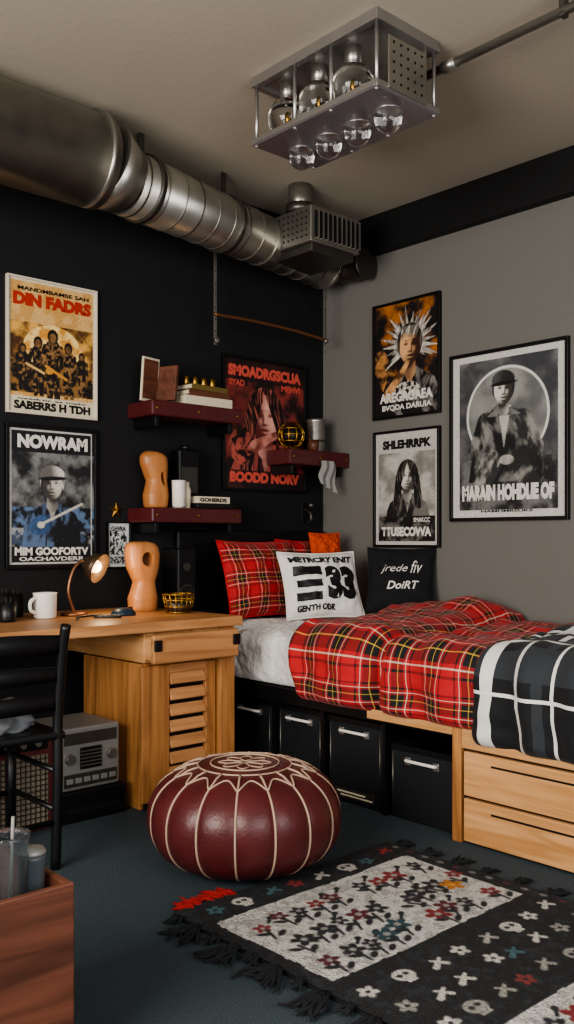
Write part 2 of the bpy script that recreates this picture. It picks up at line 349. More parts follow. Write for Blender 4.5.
def poster(name,side,a,z0,W,H,paint,texts,fw=.014,fm=M_frame,n=150,off=.006):
    g=group(name)
    P=(lambda s,t,o:(a+s,WB-o,z0+t)) if side=='back' else (lambda s,t,o:(WR-o,a-s,z0+t))
    def pb(nm,s0,s1,t0,t1,o0,o1,m,bev=.002):
        p=P(s0,t0,o0);q=P(s1,t1,o1); box(nm,min(p[0],q[0]),max(p[0],q[0]),min(p[1],q[1]),max(p[1],q[1]),min(p[2],q[2]),max(p[2],q[2]),m,g,bev)
    pb('frame_bottom',0,W,0,fw,0,.024,fm);pb('frame_top',0,W,H-fw,H,0,.024,fm);pb('frame_l',0,fw,fw,H-fw,0,.024,fm);pb('frame_r',W-fw,W,fw,H-fw,0,.024,fm)
    pb('backing',fw,W-fw,fw,H-fw,0,.01,M_bkm,0)
    iw,ih=W-2*fw,H-2*fw; c=Cv(iw,ih,n,'#101010'); paint(c); c.grain(.45)
    grid('print',lambda u,v:P(fw+u*iw,fw+v*ih,.012),c.nx,c.ny,M_print,g,cols=c.img,smooth=False)
    for (s,u0,u1,v0,v1,m,b) in texts:
        text('lettering',s,lambda x,y:P(fw+(u0+(u1-u0)*x)*iw,fw+(v0+(v1-v0)*y)*ih,.0145),m,g,b)
    return g
def border(c,col,w=.03):
    c.fill(1-c.rect(w,1-w,w,c.A-w),col)
def person(c,x,y,h,dk,lt,seed,hat=False):
    n=c.noise(30,seed,2); w=h*.16
    for m in(c.cap(x-.3*w,y,x-.25*w,y+h*.45,w*.3,w*.42),c.cap(x+.45*w,y,x+.25*w,y+h*.45,w*.3,w*.42),c.cap(x,y+h*.45,x,y+h*.76,w*.55,w*.75),c.cap(x-w*.8,y+h*.76,x-w*1.1,y+h*.5,w*.26,w*.2),c.cap(x+w*.8,y+h*.76,x+w*.9,y+h*.48,w*.26,w*.2)):
        c.tone(m,ss(n,.5,.75),dk,lt)
    c.fill(c.ell(x,y+h*.92,w*.55,w*.7),dk); c.tone(c.ell(x,y+h*.9,w*.34,w*.46),n,'#4a2f1e',lt)
def p1(c):
    c.fill(c.rect(0,1,0,9),'#cfa76c'); n=c.noise(9,3); c.fill(ss(n,.45,.6),'#b9853f',.6)
    c.tone(c.rect(0,1,.2,.93),ss(c.noise(7,8,4),.35,.7),'#4a2c14','#d8a452'); c.tone(c.ell(.5,.66,.34,.27),ss(c.noise(13,9),.3,.6),'#c98c3a','#f0cf86')
    c.tone(c.rect(0,1,.2,.52),ss(c.noise(16,5,4),.4,.65),'#16100c','#8a6334')
    for i,(x,y,h) in enumerate([(.16,.24,.45),(.84,.24,.44),(.33,.2,.58),(.68,.2,.56),(.5,.17,.70)]): person(c,x,y,h,'#14100e','#8f6a40',i*3+2)
    c.fill(c.cap(.42,.5,.66,.38,.014)+c.ell(.46,.45,.045,.034),'#c98c3a'); c.fill(c.cap(.2,.5,.4,.42,.012),'#d8b070')
    c.fill(c.rect(0,1,0,.165),'#cdc3ab'); border(c,'#cbbfa6',.025)
poster('band_poster','back',1.845,1.674,.46,.622,p1,[("SABERRS H TDH",.06,.94,.02,.085,M_inkb,.05),("MANDMBAMSE SAH",.1,.92,.915,.945,M_inkb,.03),("DIN FADRS",.05,.95,.80,.90,M_red,.07),("oaedrnr as mehr",.1,.9,.094,.108,M_inkb,.02)],fm=M_framew,fw=.009)
def p2(c):
    c.tone(c.rect(0,1,0,9),ss(c.noise(6,11,4),.35,.75),'#1b1c1f','#7a7b79'); c.fill(c.rect(0,1,c.A-.26,9),'#17181a')
    c.tone(c.rect(.0,1,.2,.62),ss(c.noise(15,12,4),.42,.65),'#15181e','#59708f'); c.tone(c.rect(.0,1,.2,.4),ss(c.noise(20,2,3),.5,.7),'#1c1d20','#a9a8a2',.6)
    bust(c,.5,.86,.145,'#141416','#bdb9ae','#3d3a38','#14171c','cap',light=1,cl2='#5c7191',seed=4,hl='#c9c7c0')
    c.tone(c.ell(.37,.43,.14,.10,.4),c.noise(20,3),'#1a2c48','#4a6a98'); c.fill(c.cap(.4,.45,.85,.66,.014),'#b8b5aa'); c.fill(c.ell(.37,.43,.045,.035),'#b8b5aa')
    c.fill(c.rect(0,1,0,.2),'#131417'); c.fill((1-c.rect(.035,.965,.035,c.A-.035))*c.rect(.02,.98,.02,c.A-.02),'#b5b4ae')
poster('concert_poster','back',1.84,.968,.464,.66,p2,[("NOWRAM",.1,.92,.85,.95,M_inkw,.06),("MIM GOOFORTV",.07,.93,.075,.135,M_inkw,.05),("OACHAVDERR",.12,.88,.035,.065,M_inkw,.03)])
def p3(c):
    c.tone(c.rect(0,1,0,9),ss(c.noise(6,21,4),.4,.75),'#1a1012','#8a3834'); 
    bust(c,.5,.68,.2,'#1c0e10','#f0b0a0','#6c2c2a','#1c1214','long',light=1,cl2='#a85048',seed=9,hl='#c26a5d')
    c.tone(c.ell(.76,.42,.16,.2),ss(c.noise(18,25),.4,.6),'#1a1012','#c05f52'); c.tone(c.ell(.2,.4,.14,.18),ss(c.noise(18,26),.4,.6),'#1a1012','#b0564a')
    c.tone(c.cap(.36,.40,.62,.52,.06,.035),ss(c.noise(12,27),.2,.8),'#6e302c','#d88f80')
    c.fill(c.rect(0,1,0,.17)+c.rect(0,1,c.A-.2,9),'#1c1113',.85)
poster('rock_band_poster','back',3.075,1.37,.613,.735,p3,[("SMOADRGSCUA",.04,.96,.865,.955,M_salmon,.07),("BOODD NORV",.06,.94,.045,.13,M_salmon,.07),("MEHVI",.7,.95,.79,.84,M_salmon,.04),("SYAD",.05,.24,.79,.84,M_salmon,.04)],n=190)
def p4(c):
    c.fill(c.rect(0,1,0,9),'#bfc4c4'); c.fill((c.noise(14,31)>.5)*c.rect(.1,.9,.5,1.5),'#1a1c1f'); c.fill(c.rect(.12,.88,.12,.42)*(c.noise(20,2)>.45),'#22252a')
poster('gig_flyer','back',2.362,.963,.13,.225,p4,[("GHVRA",.15,.85,.82,.93,M_inkb,.03)],fw=.006,n=60)
def p5(c):
    c.fill(c.rect(0,1,0,9),'#151214'); c.tone(c.rect(0,1,.4,9),ss(c.noise(4,41,4),.45,.75),'#151214','#a8672a')
    c.tone(c.cap(.08,.7,.3,.2,.13,.1),ss(c.noise(9,44,3),.35,.7),'#20140f','#b07c48')
    bust(c,.56,.83,.2,'#6a625a','#d8a878','#3a2118','#131215','spiky',light=-1,cl2='#8a857f',seed=3,hl='#e6e0d4')
    c.tone(c.cap(.2,.25,.52,.62,.075,.03),ss(c.noise(10,49),.3,.7),'#5a3a22','#cf9c68'); c.tone(c.ell(.52,.3,.2,.10),ss(c.noise(25,6),.45,.6),'#151214','#c2bcb0')
poster('punk_poster','right',3.495,1.767,.472,.638,p5,[("AREGROAEA",.08,.92,.12,.21,M_inkw,.05),("BVQDA DARUIA",.12,.9,.04,.10,M_inkw,.04)])
def p6(c):
    c.tone(c.rect(0,1,0,9),ss(c.noise(4,51,4),.3,.8),'#77756f','#b9b6ae'); c.fill(c.rect(0,1,c.A-.25,9),'#b3b1ab')
    bust(c,.52,.84,.15,'#151413','#cbc7bd','#45423f','#1e1d1d','long',light=-1,cl2='#77746e',seed=13)
    c.tone(c.rect(0,1,0,.36),ss(c.noise(9,3,4),.42,.62),'#161616','#66645f'); c.fill((1-c.rect(.045,.955,.045,c.A-.045)),'#b9b7b1'); 
poster('singer_poster','right',3.49,1.06,.465,.64,p6,[("SHLEHRRPK",.12,.9,.855,.935,M_inkb,.06),("TTUSECOVVA",.1,.9,.075,.16,M_inkw,.06),("SMAKCC",.62,.88,.2,.24,M_inkw,.03)])
def p7(c):
    A=c.A; c.fill(c.rect(0,1,0,9),'#c2c0ba'); ins=c.rect(.06,.94,.055,A-.05)
    c.tone(ins,ss(c.noise(5,61,4),.3,.8),'#3b3c40','#7d7e7b'); c.tone(c.rect(.06,.94,.055,.45),ss(c.noise(7,6,4),.4,.75),'#1c1d1e','#6a6b69')
    cx,cy=.5,.78; c.fill(c.ell(cx,cy,.37,.37),'#cfcdc8'); c.tone(c.ell(cx,cy,.35,.35),ss(c.noise(4,66,3),.3,.7),'#606160','#8b8c87')
    r=.105;cx,cy=.47,.97; n=c.noise(13,8,4,ky=7,warp=.05); f_=ss(n,.44,.7)
    c.tone(c.poly([(.15,.27),(.20,.58),(.29,.76),(.41,.86),(.54,.86),(.67,.76),(.78,.6),(.85,.27)]),f_,'#17181a','#6f706c')
    for m,dk,lt in((c.cap(.31,.73,.21,.5,.08,.065),'#1a1b1c','#84837e'),(c.cap(.64,.73,.76,.52,.08,.06),'#2a2b2c','#8d8c86'),(c.cap(.22,.48,.44,.44,.055,.036),'#161718','#6d6c68'),(c.cap(.76,.5,.56,.43,.055,.036),'#202122','#7d7c77'),(c.cap(.36,.42,.26,.22,.1,.07),'#303131','#9a9993'),(c.cap(.6,.42,.74,.22,.1,.07),'#252626','#84837e')): c.tone(m,f_,dk,lt)
    c.tone(c.poly([(.42,.85),(.475,.52),(.54,.85)]),n,'#6a6a66','#c9c7c0'); c.tone(c.ell(.5,.435,.065,.038),n*1.2,'#5a5854','#c9c5bc')
    b2=c.img.copy(); bust(c,cx,cy,r,'#101112','#cfcbc2','#35332f','#17181a','cap',light=-1,cl2='#7d7d79',seed=33,hl='#4a4a4a')
    keep=(c.V<cy-1.9*r)[...,None]; c.img=np.where(keep,b2,c.img)
poster('framed_portrait_poster','right',2.958,1.195,.683,.852,p7,[("MARAIN HOHDLIE OF",.09,.91,.1,.2,M_inkw,.07),("HAMHMRSUKS",.27,.73,.03,.045,M_inkb,.03)],fw=.018,n=220)
# ---------------------------------------------------------------- shelves
def shelf(nm,xa,xb,z0,z1,ya=3.69,yb=WB):
    g=group(nm); box('board',xa,xb,ya,yb,z0,z1,M_maroon,g,.008)
    for x in(xa+.05,xb-.05): box('bracket',x-.012,x+.012,ya+.03,yb,z0-.05,z0,M_bk,g,.003)
    for x in(xa+.03,(xa+xb)/2,xb-.03): ball('rivet',(x,ya-.001,(z0+z1)/2),.006,M_brass,g,seg=8)
shelf('floating_shelf',2.484,3.04,1.70,1.775); shelf('floating_shelf',2.484,3.04,1.185,1.258); shelf('floating_shelf',3.378,WR-.002,1.515,1.60,3.69,3.884)
g=group('small_picture_frame'); rotbox('frame',(2.545,3.80,1.887),(.12,.012,.215),(.08,0,.25),M_paper,g); rotbox('print',(2.543,3.792,1.887),(.10,.006,.19),(.08,0,.25),M_crate,g,0)
rotbox('leaning_book',(2.62,3.77,1.872),(.02,.13,.175),(0,.12,.35),M_crate,g)
g=group('book_stack'); 
for i,(w,h,c) in enumerate([(.30,.045,M_paper),(.27,.03,M_crate),(.25,.028,mat('book_olive','#6b5a30',.6))]):
    z=1.776+sum([.045,.03,.028][:i]); rotbox('book_%d'%i,(2.84,3.78,z+h/2),(w,.15,h),(0,0,.05*i),c,g)
    rotbox('pages_%d'%i,(2.84,3.779,z+h/2),(w+.002,.142,h*.6),(0,0,.05*i),M_paper,g,0)
for i in range(4): lathe('brass_trinket',[(.012,0),(.02,.01),(.014,.03),(.018,.045),(.003,.055)],(2.75+i*.055,3.78,1.879),M_brass,g,12)
def fixn(o):
    bm=bmesh.new(); bm.from_mesh(o.data); bmesh.ops.recalc_face_normals(bm,faces=bm.faces); bm.to_mesh(o.data); bm.free()
def sculpture(c,s,kind,nm='wooden_sculpture'):
    g=group(nm); x,y,z=c
    if kind==0: S=[(0,0,.062,.05),(.01,0,.068,.055),(.07,.0,.074,.058),(.12,.004,.066,.05),(.155,.006,.060,.048),(.20,-.004,.072,.05),(.25,-.012,.084,.052),(.29,-.016,.082,.05),(.312,-.022,.062,.04),(.322,-.03,.03,.02)]
    else: S=[(0,0,.060,.045),(.01,0,.066,.05),(.06,.0,.07,.052),(.10,.004,.058,.045),(.135,.006,.050,.042),(.165,.004,.064,.046),(.20,0,.078,.05),(.26,-.002,.086,.05),(.295,-.006,.082,.046),(.315,-.012,.068,.038),(.322,-.016,.04,.02)]
    zs=np.array([q[0] for q in S]); NZ=40;N=32; V=[];F=[]
    for i in range(NZ):
        zz=S[-1][0]*i/(NZ-1); ox,a,b=[float(np.interp(zz,zs,[q[k] for q in S])) for k in(1,2,3)]
        for k in range(N):
            t=2*math.pi*k/N; ct,st_=math.cos(t),math.sin(t); e=.7
            V.append((x+s*(ox+a*math.copysign(abs(ct)**e,ct)),y+s*b*math.copysign(abs(st_)**e,st_),z+s*zz))
    for i in range(NZ-1):
        for k in range(N): k2=(k+1)%N; F.append((i*N+k,i*N+k2,(i+1)*N+k2,(i+1)*N+k))
    F.append(tuple(range(N))[::-1]); F.append(tuple((NZ-1)*N+k for k in range(N)))
    o=obj('carved_body',V,F,M_sculp,g,False); fixn(o)
    cuts=[]
    def cutter(px,pz,ra,rb,rot=0):
        pr=[];Nn=24
        for yy in(-.2,.2):
            for k in range(Nn):
                t=2*math.pi*k/Nn; u=ra*math.cos(t);v=rb*math.sin(t); pr.append((x+s*(px+u*math.cos(rot)-v*math.sin(rot)),y+yy,z+s*(pz+u*math.sin(rot)+v*math.cos(rot))))
        Ff=[(k,(k+1)%Nn,Nn+(k+1)%Nn,Nn+k) for k in range(Nn)]+[tuple(range(Nn))[::-1],tuple(range(Nn,2*Nn))]
        cc=obj('cutter',pr,Ff,M_sculp); fixn(cc); cuts.append(cc)
    if kind==0: cutter(.02,.165,.016,.042,.2); cutter(-.095,.16,.036,.04); cutter(.05,.335,.05,.03,-.4)
    else: cutter(-.002,.24,.032,.034,.3); cutter(-.085,.13,.03,.035); cutter(.09,.13,.028,.035)
    for cc in cuts:
        md=o.modifiers.new('b','BOOLEAN'); md.object=cc; md.operation='DIFFERENCE'; md.solver='EXACT'
    bpy.context.view_layer.update(); me=bpy.data.meshes.new_from_object(o.evaluated_get(bpy.context.evaluated_depsgraph_get()))
    print('sculpt faces',len(me.polygons))
    if len(me.polygons)>50:
        o.modifiers.clear(); o.data=me
        for cc in cuts: bpy.data.objects.remove(cc)
        md=o.modifiers.new('bev','BEVEL'); md.width=.004; md.segments=2; md.limit_method='ANGLE'; md.angle_limit=.9
        for p in me.polygons: p.use_smooth=True
        try: me.set_sharp_from_angle(angle=.9)
        except Exception as e: print(e)
sculpture((2.580,3.80,1.259),.86,0)
g=group('black_decanter'); box('body',2.72,2.85,3.80,3.87,1.259,1.56,M_bk,g,.01); box('label',2.735,2.835,3.797,3.8005,1.34,1.47,M_galvd,g,0); tube('stopper',[(2.785,3.835,1.56),(2.785,3.835,1.585)],.025,M_bk,g)
g=group('white_cup'); lathe('cup',[(.025,0),(.032,.01),(.034,.12),(.036,.135),(.031,.135),(.029,.02),(0,.015)],(2.665,3.725,1.259),M_white,g); 
g=group('glass_jar'); lathe('jar',[(.018,0),(.02,.09),(.012,.11),(.012,.13),(.0,.132)],(2.722,3.735,1.259),M_paper,g,20)
g=group('shelf_books'); box('book_low',2.76,2.99,3.70,3.79,1.259,1.285,M_inkb,g); box('book_top',2.765,2.975,3.705,3.79,1.285,1.32,M_paper,g); 
text('title','GOHERDS',lambda a,b:(2.78+a*.17,3.7035,1.292+b*.02),M_inkb,g,.05)
g=group('wire_globe'); c=Vector((3.48,3.79,1.685))
ball('core',c,.06,M_bk,g)
for i in range(5):
    a=i*math.pi/5; tube('ring',[c+Vector((math.cos(a)*math.cos(t)*.072,math.sin(a)*math.cos(t)*.072,math.sin(t)*.072)) for t in [k*math.pi/12 for k in range(25)]],.005,M_brass,g,8)
for h in(-.035,0,.035):
    r=math.sqrt(.072**2-h*h); tube('band',[c+Vector((math.cos(t)*r,math.sin(t)*r,h)) for t in [k*math.pi/12 for k in range(25)]],.005,M_brass,g,8)
lathe('stand',[(.04,0),(.04,.01),(.02,.02)],(3.48,3.79,1.601),M_brass,g)
g=group('metal_canister'); lathe('can',[(.05,0),(.052,.005),(.052,.17),(.055,.175),(.055,.19),(.0,.195)],(3.68,3.80,1.601),M_galv,g); lathe('ridge',[(.054,.06),(.056,.065),(.054,.07)],(3.68,3.80,1.601),M_galvd,g)
g=group('candle_tin'); lathe('tin',[(.028,0),(.03,.06),(.026,.06),(.024,.045),(0,.045)],(3.59,3.725,1.601),M_crate,g)
g=group('hanging_cloth')
grid('cloth',lambda u,v:(3.60+u*.12+.01*math.sin(v*7),3.68+.008*math.sin(u*14+v*3),1.545-v*(.13+.05*u)),14,12,mat('cloth_grey','#8b8a86',.9,bump=.5),g)
g=group('coat_hook'); box('plate',3.66,3.70,WB-.012,WB,1.20,1.32,M_bk,g); tube('hook',smoothpts([(3.68,WB-.01,1.28),(3.68,WB-.06,1.26),(3.68,WB-.07,1.22),(3.68,WB-.04,1.2)]),.008,M_galvd,g,8); ball('knob',(3.68,WB-.07,1.30),.018,M_galvd,g)
# ---------------------------------------------------------------- desk
K_=group('desk'); DT=.77
box('top',.85,2.56,3.10,WB-.02,DT-.042,DT,M_oak,K_,.005)
box('drawer_case',2.075,2.52,3.14,3.84,.60,DT-.045,M_oaky,K_,.004)
# drawer slid a little way open
box('drawer_front',2.065,2.50,3.055,3.08,.605,DT-.05,M_oak,K_,.006)
for xa,xb in((2.08,2.095),(2.47,2.485)): box('drawer_side',xa,xb,3.08,3.16,.615,DT-.06,M_oaky,K_,.002)
box('drawer_bottom',2.09,2.475,3.08,3.16,.615,.625,M_oaky,K_,0)
for x in(2.085,2.485): box('corner_bracket',x-.018,x+.018,3.048,3.058,.655,.70,M_bk,K_,.003)
box('cabinet_carcass',2.075,2.53,3.17,3.62,.0,.595,M_oakz,K_,.003)
box('left_panel',2.07,2.205,3.145,3.172,.03,.585,M_oakz,K_,.004)
box('post',2.39,2.445,3.145,3.172,.03,.585,M_oakz,K_,.004); box('right_stile',2.455,2.535,3.125,3.30,.0,DT-.045,M_oakz,K_,.004)
box('louver_rail_top',2.205,2.39,3.145,3.172,.55,.585,M_oak,K_,.003); box('louver_rail_low',2.205,2.39,3.145,3.172,.03,.16,M_oak,K_,.003)
box('louver_void',2.205,2.39,3.163,3.171,.16,.55,M_dark,K_,0)
for i in range(6): rotbox('louver',(2.2975,3.150,.195+i*.066),(.18,.012,.05),(-.45,0,0),M_oak,K_)
box('plinth',2.09,2.52,3.15,3.6,0,.03,M_dark,K_,0)
for y in (3.16,3.82): box('leg',.89,.94,y-.03,y+.03,0,DT-.042,M_oakz,K_,.004)
box('apron',.94,2.07,3.78,3.80,.62,DT-.042,M_oak,K_,.003)
g=group('bedside_stand'); box('body',2.58,2.70,3.55,3.88,0,.76,M_bk,g)
g=group('bookshelf_speaker')
box('cabinet',2.585,2.69,3.62,3.76,.761,1.06,M_bk,g,.008); tube('woofer',[(2.637,3.622,.84),(2.637,3.612,.84)],.04,M_bkm,g,24); tube('woofer_rim',[(2.637,3.62,.84),(2.637,3.617,.84)],.046,M_galvd,g,24); tube('tweeter',[(2.637,3.62,.97),(2.637,3.614,.97)],.02,M_galvd,g,20)
D2=DT+.001
g=group('coffee_mug'); c=(1.853,3.55,D2)
lathe('body',[(.040,0),(.047,.006),(.049,.10),(.051,.108),(.046,.108),(.043,.012),(0,.01)],c,M_white,g)
tube('handle',smoothpts([(c[0]-.045,c[1]-.01,DT+.09),(c[0]-.075,c[1]-.02,DT+.075),(c[0]-.075,c[1]-.02,DT+.04),(c[0]-.045,c[1]-.01,DT+.025)]),.008,M_white,g,10)
for i,(x,y,h) in enumerate([(1.70,3.62,.11),(1.79,3.70,.10),(1.66,3.5,.08)]):
    g=group('pen_cup'); lathe('cup',[(.032,0),(.036,.01),(.036,h),(.031,h),(.03,.01),(0,.01)],(x,y,D2),M_bk,g,20)
    for k in range(3): tube('pen',[(x+.01*k-.01,y,DT+.02),(x+.02*k-.02,y+.01,DT+h+.02)],.004,M_galvd if k else M_bk,g,6)
g=group('desk_lamp'); b=Vector((2.02,3.60,D2))
lathe('base',[(.055,0),(.06,.006),(.055,.014),(.012,.02),(0,.02)],b,M_copper,g)
tube('arm',smoothpts([b+Vector((0,0,.01)),b+Vector((-.03,0,.10)),b+Vector((-.01,0,.19)),b+Vector((.03,0,.235)),b+Vector((.06,-.01,.225))]),.007,M_copper,g,10)
ax=Vector((.45,-.75,-.35)).normalized(); sc=b+Vector((.07,.0,.225))
M_sh=mat('lamp_shade','#4a3a2c',.4,.5)
lathe('shade',[(.016,-.03),(.024,-.02),(.058,.02),(.07,.06),(.067,.06),(.053,.02),(.02,-.015)],sc,M_sh,g,28,axis=ax)
ball('bulb',sc+ax*.03,.03,mat('bulb_glow','#ffe2b8',.4,emit='#ffc98a',estr=4),g)
g=group('computer_mouse'); lathe('shell',[(.055,0),(.056,.01),(.045,.024),(.025,.032),(.0,.035)],(2.18,3.46,D2),mat('mouse_navy','#223040',.4),g,28,mod=lambda a,z,r:.75+.25*abs(math.cos(a))); box('wheel',2.205,2.225,3.455,3.465,DT+.025,DT+.036,M_bk,g,.002)
g=group('tangled_cable'); tube('cable',smoothpts([(2.0,3.4,DT+.007),(2.08,3.34,DT+.007),(2.10,3.38,DT+.007),(2.04,3.45,DT+.009),(1.95,3.44,DT+.007),(1.9,3.36,DT+.007)]),.005,M_bk,g,8)
sculpture((2.385,3.62,D2),1.0,1)
g=group('wire_basket'); cx,cy=2.445,3.42
for h,r in((.005,.055),(.03,.062),(.06,.068),(.085,.072)): tube('hoop',[(cx+math.cos(t)*r,cy+math.sin(t)*r,DT+h) for t in [k*math.pi/12 for k in range(25)]],.0035,M_brass,g,6)
for k in range(16):
    a=k*math.pi/8; tube('wire',[(cx+math.cos(a)*.055,cy+math.sin(a)*.055,DT+.004),(cx+math.cos(a)*.072,cy+math.sin(a)*.072,DT+.085)],.003,M_brass,g,6)
lathe('liner',[(.05,.003),(.056,.05),(.0,.05)],(cx,cy,DT),M_galvd,g,18)
g=group('star_ornament'); V=[];
for k in range(10):
    a=math.pi/2+k*math.pi/5; r=.04 if k%2==0 else .017; V.append((2.42+math.cos(a)*r,WB-.006,1.245+math.sin(a)*r))
V.append((2.42,WB-.016,1.245)); obj('star',V,[(k,(k+1)%10,10) for k in range(10)],M_brass,g)
# ---------------------------------------------------------------- chair
Ch=group('desk_chair')
for x in(1.08,1.50):
    tube('back_post',smoothpts([(x,2.80,0),(x,2.785,.3),(x,2.785,.5),(x,2.76,.70),(x,2.73,.82)]),.017,M_bk,Ch,12)
    tube('front_leg',[(x,3.13,0),(x,3.13,.44)],.017,M_bk,Ch,12)
    tube('side_rail',[(x,2.79,.2),(x,3.13,.2)],.010,M_bk,Ch,8); tube('side_rail_up',[(x,2.79,.33),(x,3.13,.33)],.010,M_bk,Ch,8)
for z,y,h in((.56,2.775,.045),(.655,2.765,.045),(.755,2.75,.06)):
    grid('slat',lambda u,v:(1.08+u*.42,y-.03*math.sin(u*math.pi),z-h/2+v*h+.012*math.sin(u*math.pi)*v),16,2,M_bk,Ch)
for o in Ch.children:
    if o.name.startswith('slat'):
        md=o.modifiers.new('s','SOLIDIFY'); md.thickness=.014
for z in(.16,): tube('rear_rung',[(1.08,2.79,z),(1.50,2.79,z)],.010,M_bk,Ch,8); tube('front_rung',[(1.08,3.13,z+.03),(1.50,3.13,z+.03)],.010,M_bk,Ch,8)
box('seat',1.055,1.525,2.77,3.16,.435,.465,M_bk,Ch,.012)
bm=bmesh.new(); bmesh.ops.create_icosphere(bm,subdivisions=4,radius=1)
for v in bm.verts:
    n=noise.fractal(v.co*2.2,1,2,4); v.co=v.co*(1+.35*n); v.co=Vector((1.36+v.co.x*.12,2.95+v.co.y*.11,.466+max(0,v.co.z+.35)*.07))
from_bm('crumpled_shirt',bm,mat('shirt_grey','#6a6d70',.9,nscale=12,namt=.6),Ch,True)
g=group('guitar_amplifier'); box('cabinet',1.27,1.71,3.20,3.47,.0,.385,mat('amp_maroon','#5a2524',.55,bump=.3),g,.015)
box('grille',1.30,1.68,3.192,3.202,.03,.29,mat('grille_cloth','#857a68',.9),g,.002)
for i in range(19): box('mesh_v',1.305+i*.02,1.308+i*.02,3.187,3.193,.03,.29,M_galvd,g,0)
for i in range(13): box('mesh_h',1.30,1.68,3.186,3.192,.035+i*.02,.038+i*.02,M_galvd,g,0)
box('control_strip',1.30,1.68,3.194,3.202,.31,.36,M_bk,g,.002)
for i in range(6): tube('knob',[(1.335+i*.06,3.195,.335),(1.335+i*.06,3.18,.335)],.012,M_galv,g,14)
tube('carry_handle',smoothpts([(1.40,3.34,.385),(1.42,3.34,.41),(1.55,3.34,.41),(1.57,3.34,.385)]),.008,M_bk,g,8)
g=group('equipment_stand'); box('box',1.73,2.03,3.20,3.55,0,.119,M_bk,g,.006); box('slot',1.76,2.0,3.196,3.2,.035,.06,M_dark,g,0)
g=group('stereo_receiver'); box('body',1.745,2.01,3.22,3.5,.12,.365,M_silver,g,.008)
box('tuner_window',1.76,1.995,3.215,3.221,.30,.345,M_galvd,g,.001); box('deck_door',1.83,1.925,3.212,3.221,.20,.285,M_bk,g,.003); box('lower_panel',1.76,1.995,3.215,3.221,.135,.185,M_galvd,g,.001)
for i in range(6): box('key',1.768+i*.038,1.796+i*.038,3.208,3.216,.15,.17,M_silver,g,.002)
for x in(1.785,1.97): tube('dial',[(x,3.221,.245),(x,3.203,.245)],.02,M_galv,g,20)
for i in range(5): box('vent',1.83,1.925,3.211,3.2125,.212+i*.014,.217+i*.014,M_galv,g,0)
# ---------------------------------------------------------------- bed
B=group('bed'); BX=2.75
box('headboard',2.76,3.83,3.868,3.905,0,1.15,M_bk,B,.01)
box('platform',BX,3.83,1.40,3.865,.385,.44,M_bk,B,.004)
box('side_rail',BX-.02,BX,2.07,3.86,.375,.445,M_bk,B,.004); box('wood_trim',BX-.026,BX-.019,2.07,2.52,.385,.425,M_oaky,B,.002)
box('back_panel',3.28,3.30,1.40,3.86,0,.385,M_bk,B,0)
box('drawer_case',BX-.01,3.28,1.40,2.07,0,.39,M_oaky,B,.003)
box('end_post',BX-.032,BX+.10,2.05,2.09,0,.43,M_oakz,B,.003); box('top_board',BX-.03,BX,1.40,2.05,.345,.43,M_oaky,B,.003)
for z0_,z1_ in((.01,.165),(.175,.335)):
    box('drawer_front',BX-.03,BX-.008,1.42,2.04,z0_,z1_,M_oaky,B,.004); box('finger_groove',BX-.032,BX-.028,1.55,1.92,z1_-.04,z1_-.033,M_dark,B,0)
box('drawer_shadow_gap',BX-.012,BX-.009,1.41,2.05,0,.345,M_dark,B,0)
for y in(2.46,2.81,3.13): box('divider',BX+.01,3.28,y-.008,y+.008,0,.385,M_bk,B,0)
M_bin=mat('bin_fabric','#17191d',.55,bump=.3,bscale=200)
def sbox(ya,yb,h,lab=False):
    g=group('storage_bin'); xf=BX+.03
    box('front',xf,xf+.012,ya,yb,0,h,M_bin,g,.004); box('rear',3.19,3.2,ya,yb,0,h,M_bin,g,.003)
    box('side_a',xf+.012,3.19,ya,ya+.01,0,h,M_bin,g,.002); box('side_b',xf+.012,3.19,yb-.01,yb,0,h,M_bin,g,.002); box('base',xf+.01,3.19,ya+.01,yb-.01,.002,.01,M_bin,g,0)
    box('rim',xf-.004,xf+.004,ya-.002,yb+.002,h-.022,h+.002,M_bk,g,.003)
    yc=(ya+yb)/2; tube('handle',smoothpts([(xf-.002,yc+.07,h-.055),(xf-.024,yc+.06,h-.05),(xf-.024,yc-.06,h-.05),(xf-.002,yc-.07,h-.055)]),.0065,M_white,g,8)
    for s in(-1,1): box('clip',xf-.01,xf,yc+s*.07-.014,yc+s*.07+.014,h-.07,h-.04,M_chrome,g,.002)
    for yy in(ya+.012,yb-.012): tube('corner_piping',[(xf-.002,yy,.01),(xf-.002,yy,h-.03)],.004,M_galvd,g,6)
    if lab: box('label',xf-.003,xf,yc-.11,yc+.11,.02,.06,M_galvd,g,.001); box('label_card',xf-.004,xf-.002,yc-.10,yc+.08,.03,.036,M_paper,g,0); box('label_card',xf-.004,xf-.002,yc-.06,yc+.10,.043,.050,M_paper,g,0)
sbox(2.115,2.44,.29); sbox(2.485,2.79,.355,True); sbox(2.83,3.11,.36); sbox(3.16,3.46,.36)
g=group('mattress')
bm=bmesh.new(); bmesh.ops.create_cube(bm,size=1)
for v in bm.verts: v.co=Vector((3.293+v.co.x*1.065,2.63+v.co.y*2.44,.55+v.co.z*.22))
bmesh.ops.bevel(bm,geom=bm.edges[:],offset=.05,segments=5,affect='EDGES',profile=.5)
from_bm('core',bm,M_sheet,g,True)
